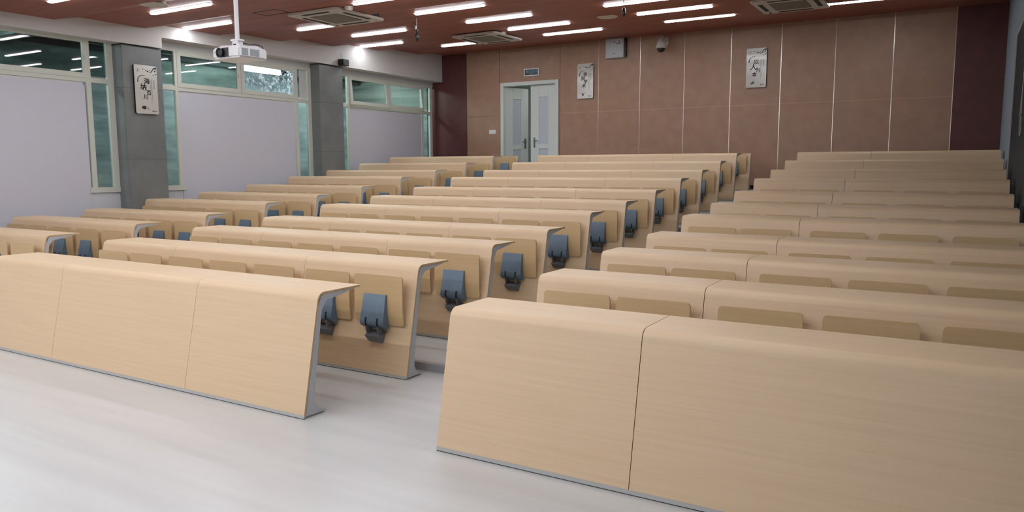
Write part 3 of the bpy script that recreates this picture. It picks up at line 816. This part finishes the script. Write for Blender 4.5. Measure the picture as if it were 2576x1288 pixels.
def clip_mesh():
    p = [(-.006, .268), (-.004, .274), (.010, .280), (SL * .30 - .0005, .300), (SL * .222 - .0005, .222), (.034, .222), (.018, .234), (.004, .254)]
    m = MB(); m.prismx(p, -.068, .068, 0, lambda y, z: .84 + .16 * (z - .222) / .06)
    return m.mesh('mounting_clip', 'dark_plastic', 30)

def build_bench(xs_, H, top, seats, tagargs, loc):
    """xs_: panel limits along x, seats: centres; origin at the left foot of the front panel"""
    t = thing('lecture_bench', *tagargs)
    t.location = loc; x0 = loc[0]
    key = (round(H, 3), top)
    for i, (a, b) in enumerate(zip(xs_, xs_[1:])):
        gl = .0 if i == 0 else GAP[0]; gr = .0 if i == len(xs_) - 2 else GAP[0]
        k2 = key + (round(a - xs_[0], 3), round(b - xs_[0], 3), 's')
        me = cached(k2, lambda: quad_prism(shell_poly(H, top), a + gl - xs_[0], b - gr - xs_[0]).mesh('desk_shell', ['wood', 'wood_edge'], 35))
        place('desk_shell', me, t)
    for i, x in enumerate(xs_):
        fx0 = x - xs_[0] - (.03 if i == len(xs_) - 1 else (0.0 if i == 0 else .015))
        me = cached(key + ('f',), lambda: MB().prismx(frame_poly(H, top), 0, .03).mesh('side_frame', 'grey_metal', 35))
        place('side_frame', me, t, (fx0 + (.001 if i == 0 else -.001 if i == len(xs_) - 1 else 0), 0, 0))
    L_ = xs_[-1] - xs_[0]
    def rail():
        m = MB(); m.prismx([(.001, .004), (SL * .0215 + .001, .0215), (SL * .0215 + .012, .0215), (.013, .004)], 0, L_, 0)
        m.box(.0015, L_ - .0015, .002, .012, .0003, .0038, 1)  # thin dark strip beneath the rail
        return m.mesh('base_rail', ['rail', 'dark_line'], 0)
    place('base_rail', cached(('r', round(L_, 3)), rail), t)
    for sx in seats:
        s_ = place('seat', cached('pad', pad_mesh), t, (sx - xs_[0] + .028, -SL * .0, SEAT_DROP[0]))
        place('hinge_cover', cached('cover', cover_mesh), s_, (-.02, 0, 0))
        for s1 in (-1, 1):
            place('hinge_slot', cached('slot', slot_mesh), s_, (s1 * .051 - .02, 0, 0))
            place('hinge_arm', cached(('arm', s1), lambda: arm_mesh(s1)), s_, (-.02, 0, 0))
        place('mounting_clip', cached('clip', clip_mesh), s_, (-.02, 0, 0))
    return t
GAP = [.0012]
SEAT_DROP = [0]
DROPS = [0, 0, 0, -.01, -.018, -.022, -.032, -.052, -.064, -.078, -.080, -.062]
ordw = ['front', 'second', 'third', 'fourth', 'fifth', 'sixth', 'seventh', 'eighth', 'ninth', 'tenth', 'eleventh', 'last']
BL = [('middle', [-5.36, -4.33, -2.79, -1.734], [-5.078, -4.607, -4.075, -3.56, -3.045, -2.50, -2.027], range(0, 12), .0012),
      ('right', [-.808, .222, 1.831], [-.528, -.063, .511, 1.026, 1.541], range(0, 11), .0025),
      ('left', [-8.87, -7.85, -6.335], [-8.595, -8.125, -7.607, -7.092, -6.60], range(1, 12), .0012)]
for bn, xs_, seats, rows, gp in BL:
    GAP[0] = gp
    for k in rows:
        H = .707 if k == 0 else .76; top = True; SEAT_DROP[0] = DROPS[k]
        if k == 11: H = .635; top = False
        if k == 0:
            lb = {'middle': 'front-row wooden bench desk of the middle block, plain face of three panels, nearest left',
                  'right': 'large wooden bench desk in the right foreground, plain face with one dark seam'}[bn]
        elif k == 11:
            lb = 'low wooden seat panel without a desktop behind the last desk of the %s block' % bn
        elif k == 10:
            lb = 'farthest wooden bench desk with desktop in the %s block' % bn
        else:
            lb = 'pale wooden bench desk with folded seats, %s from the front in the %s block' % (ordw[k], bn)
        build_bench(xs_, H, top, seats if k else [], (lb, 'bench desk', (0, 0, 0), 0, 'bench desks of the %s block' % bn), (xs_[0], ROWY[k], ROWZ[k] + .0005))
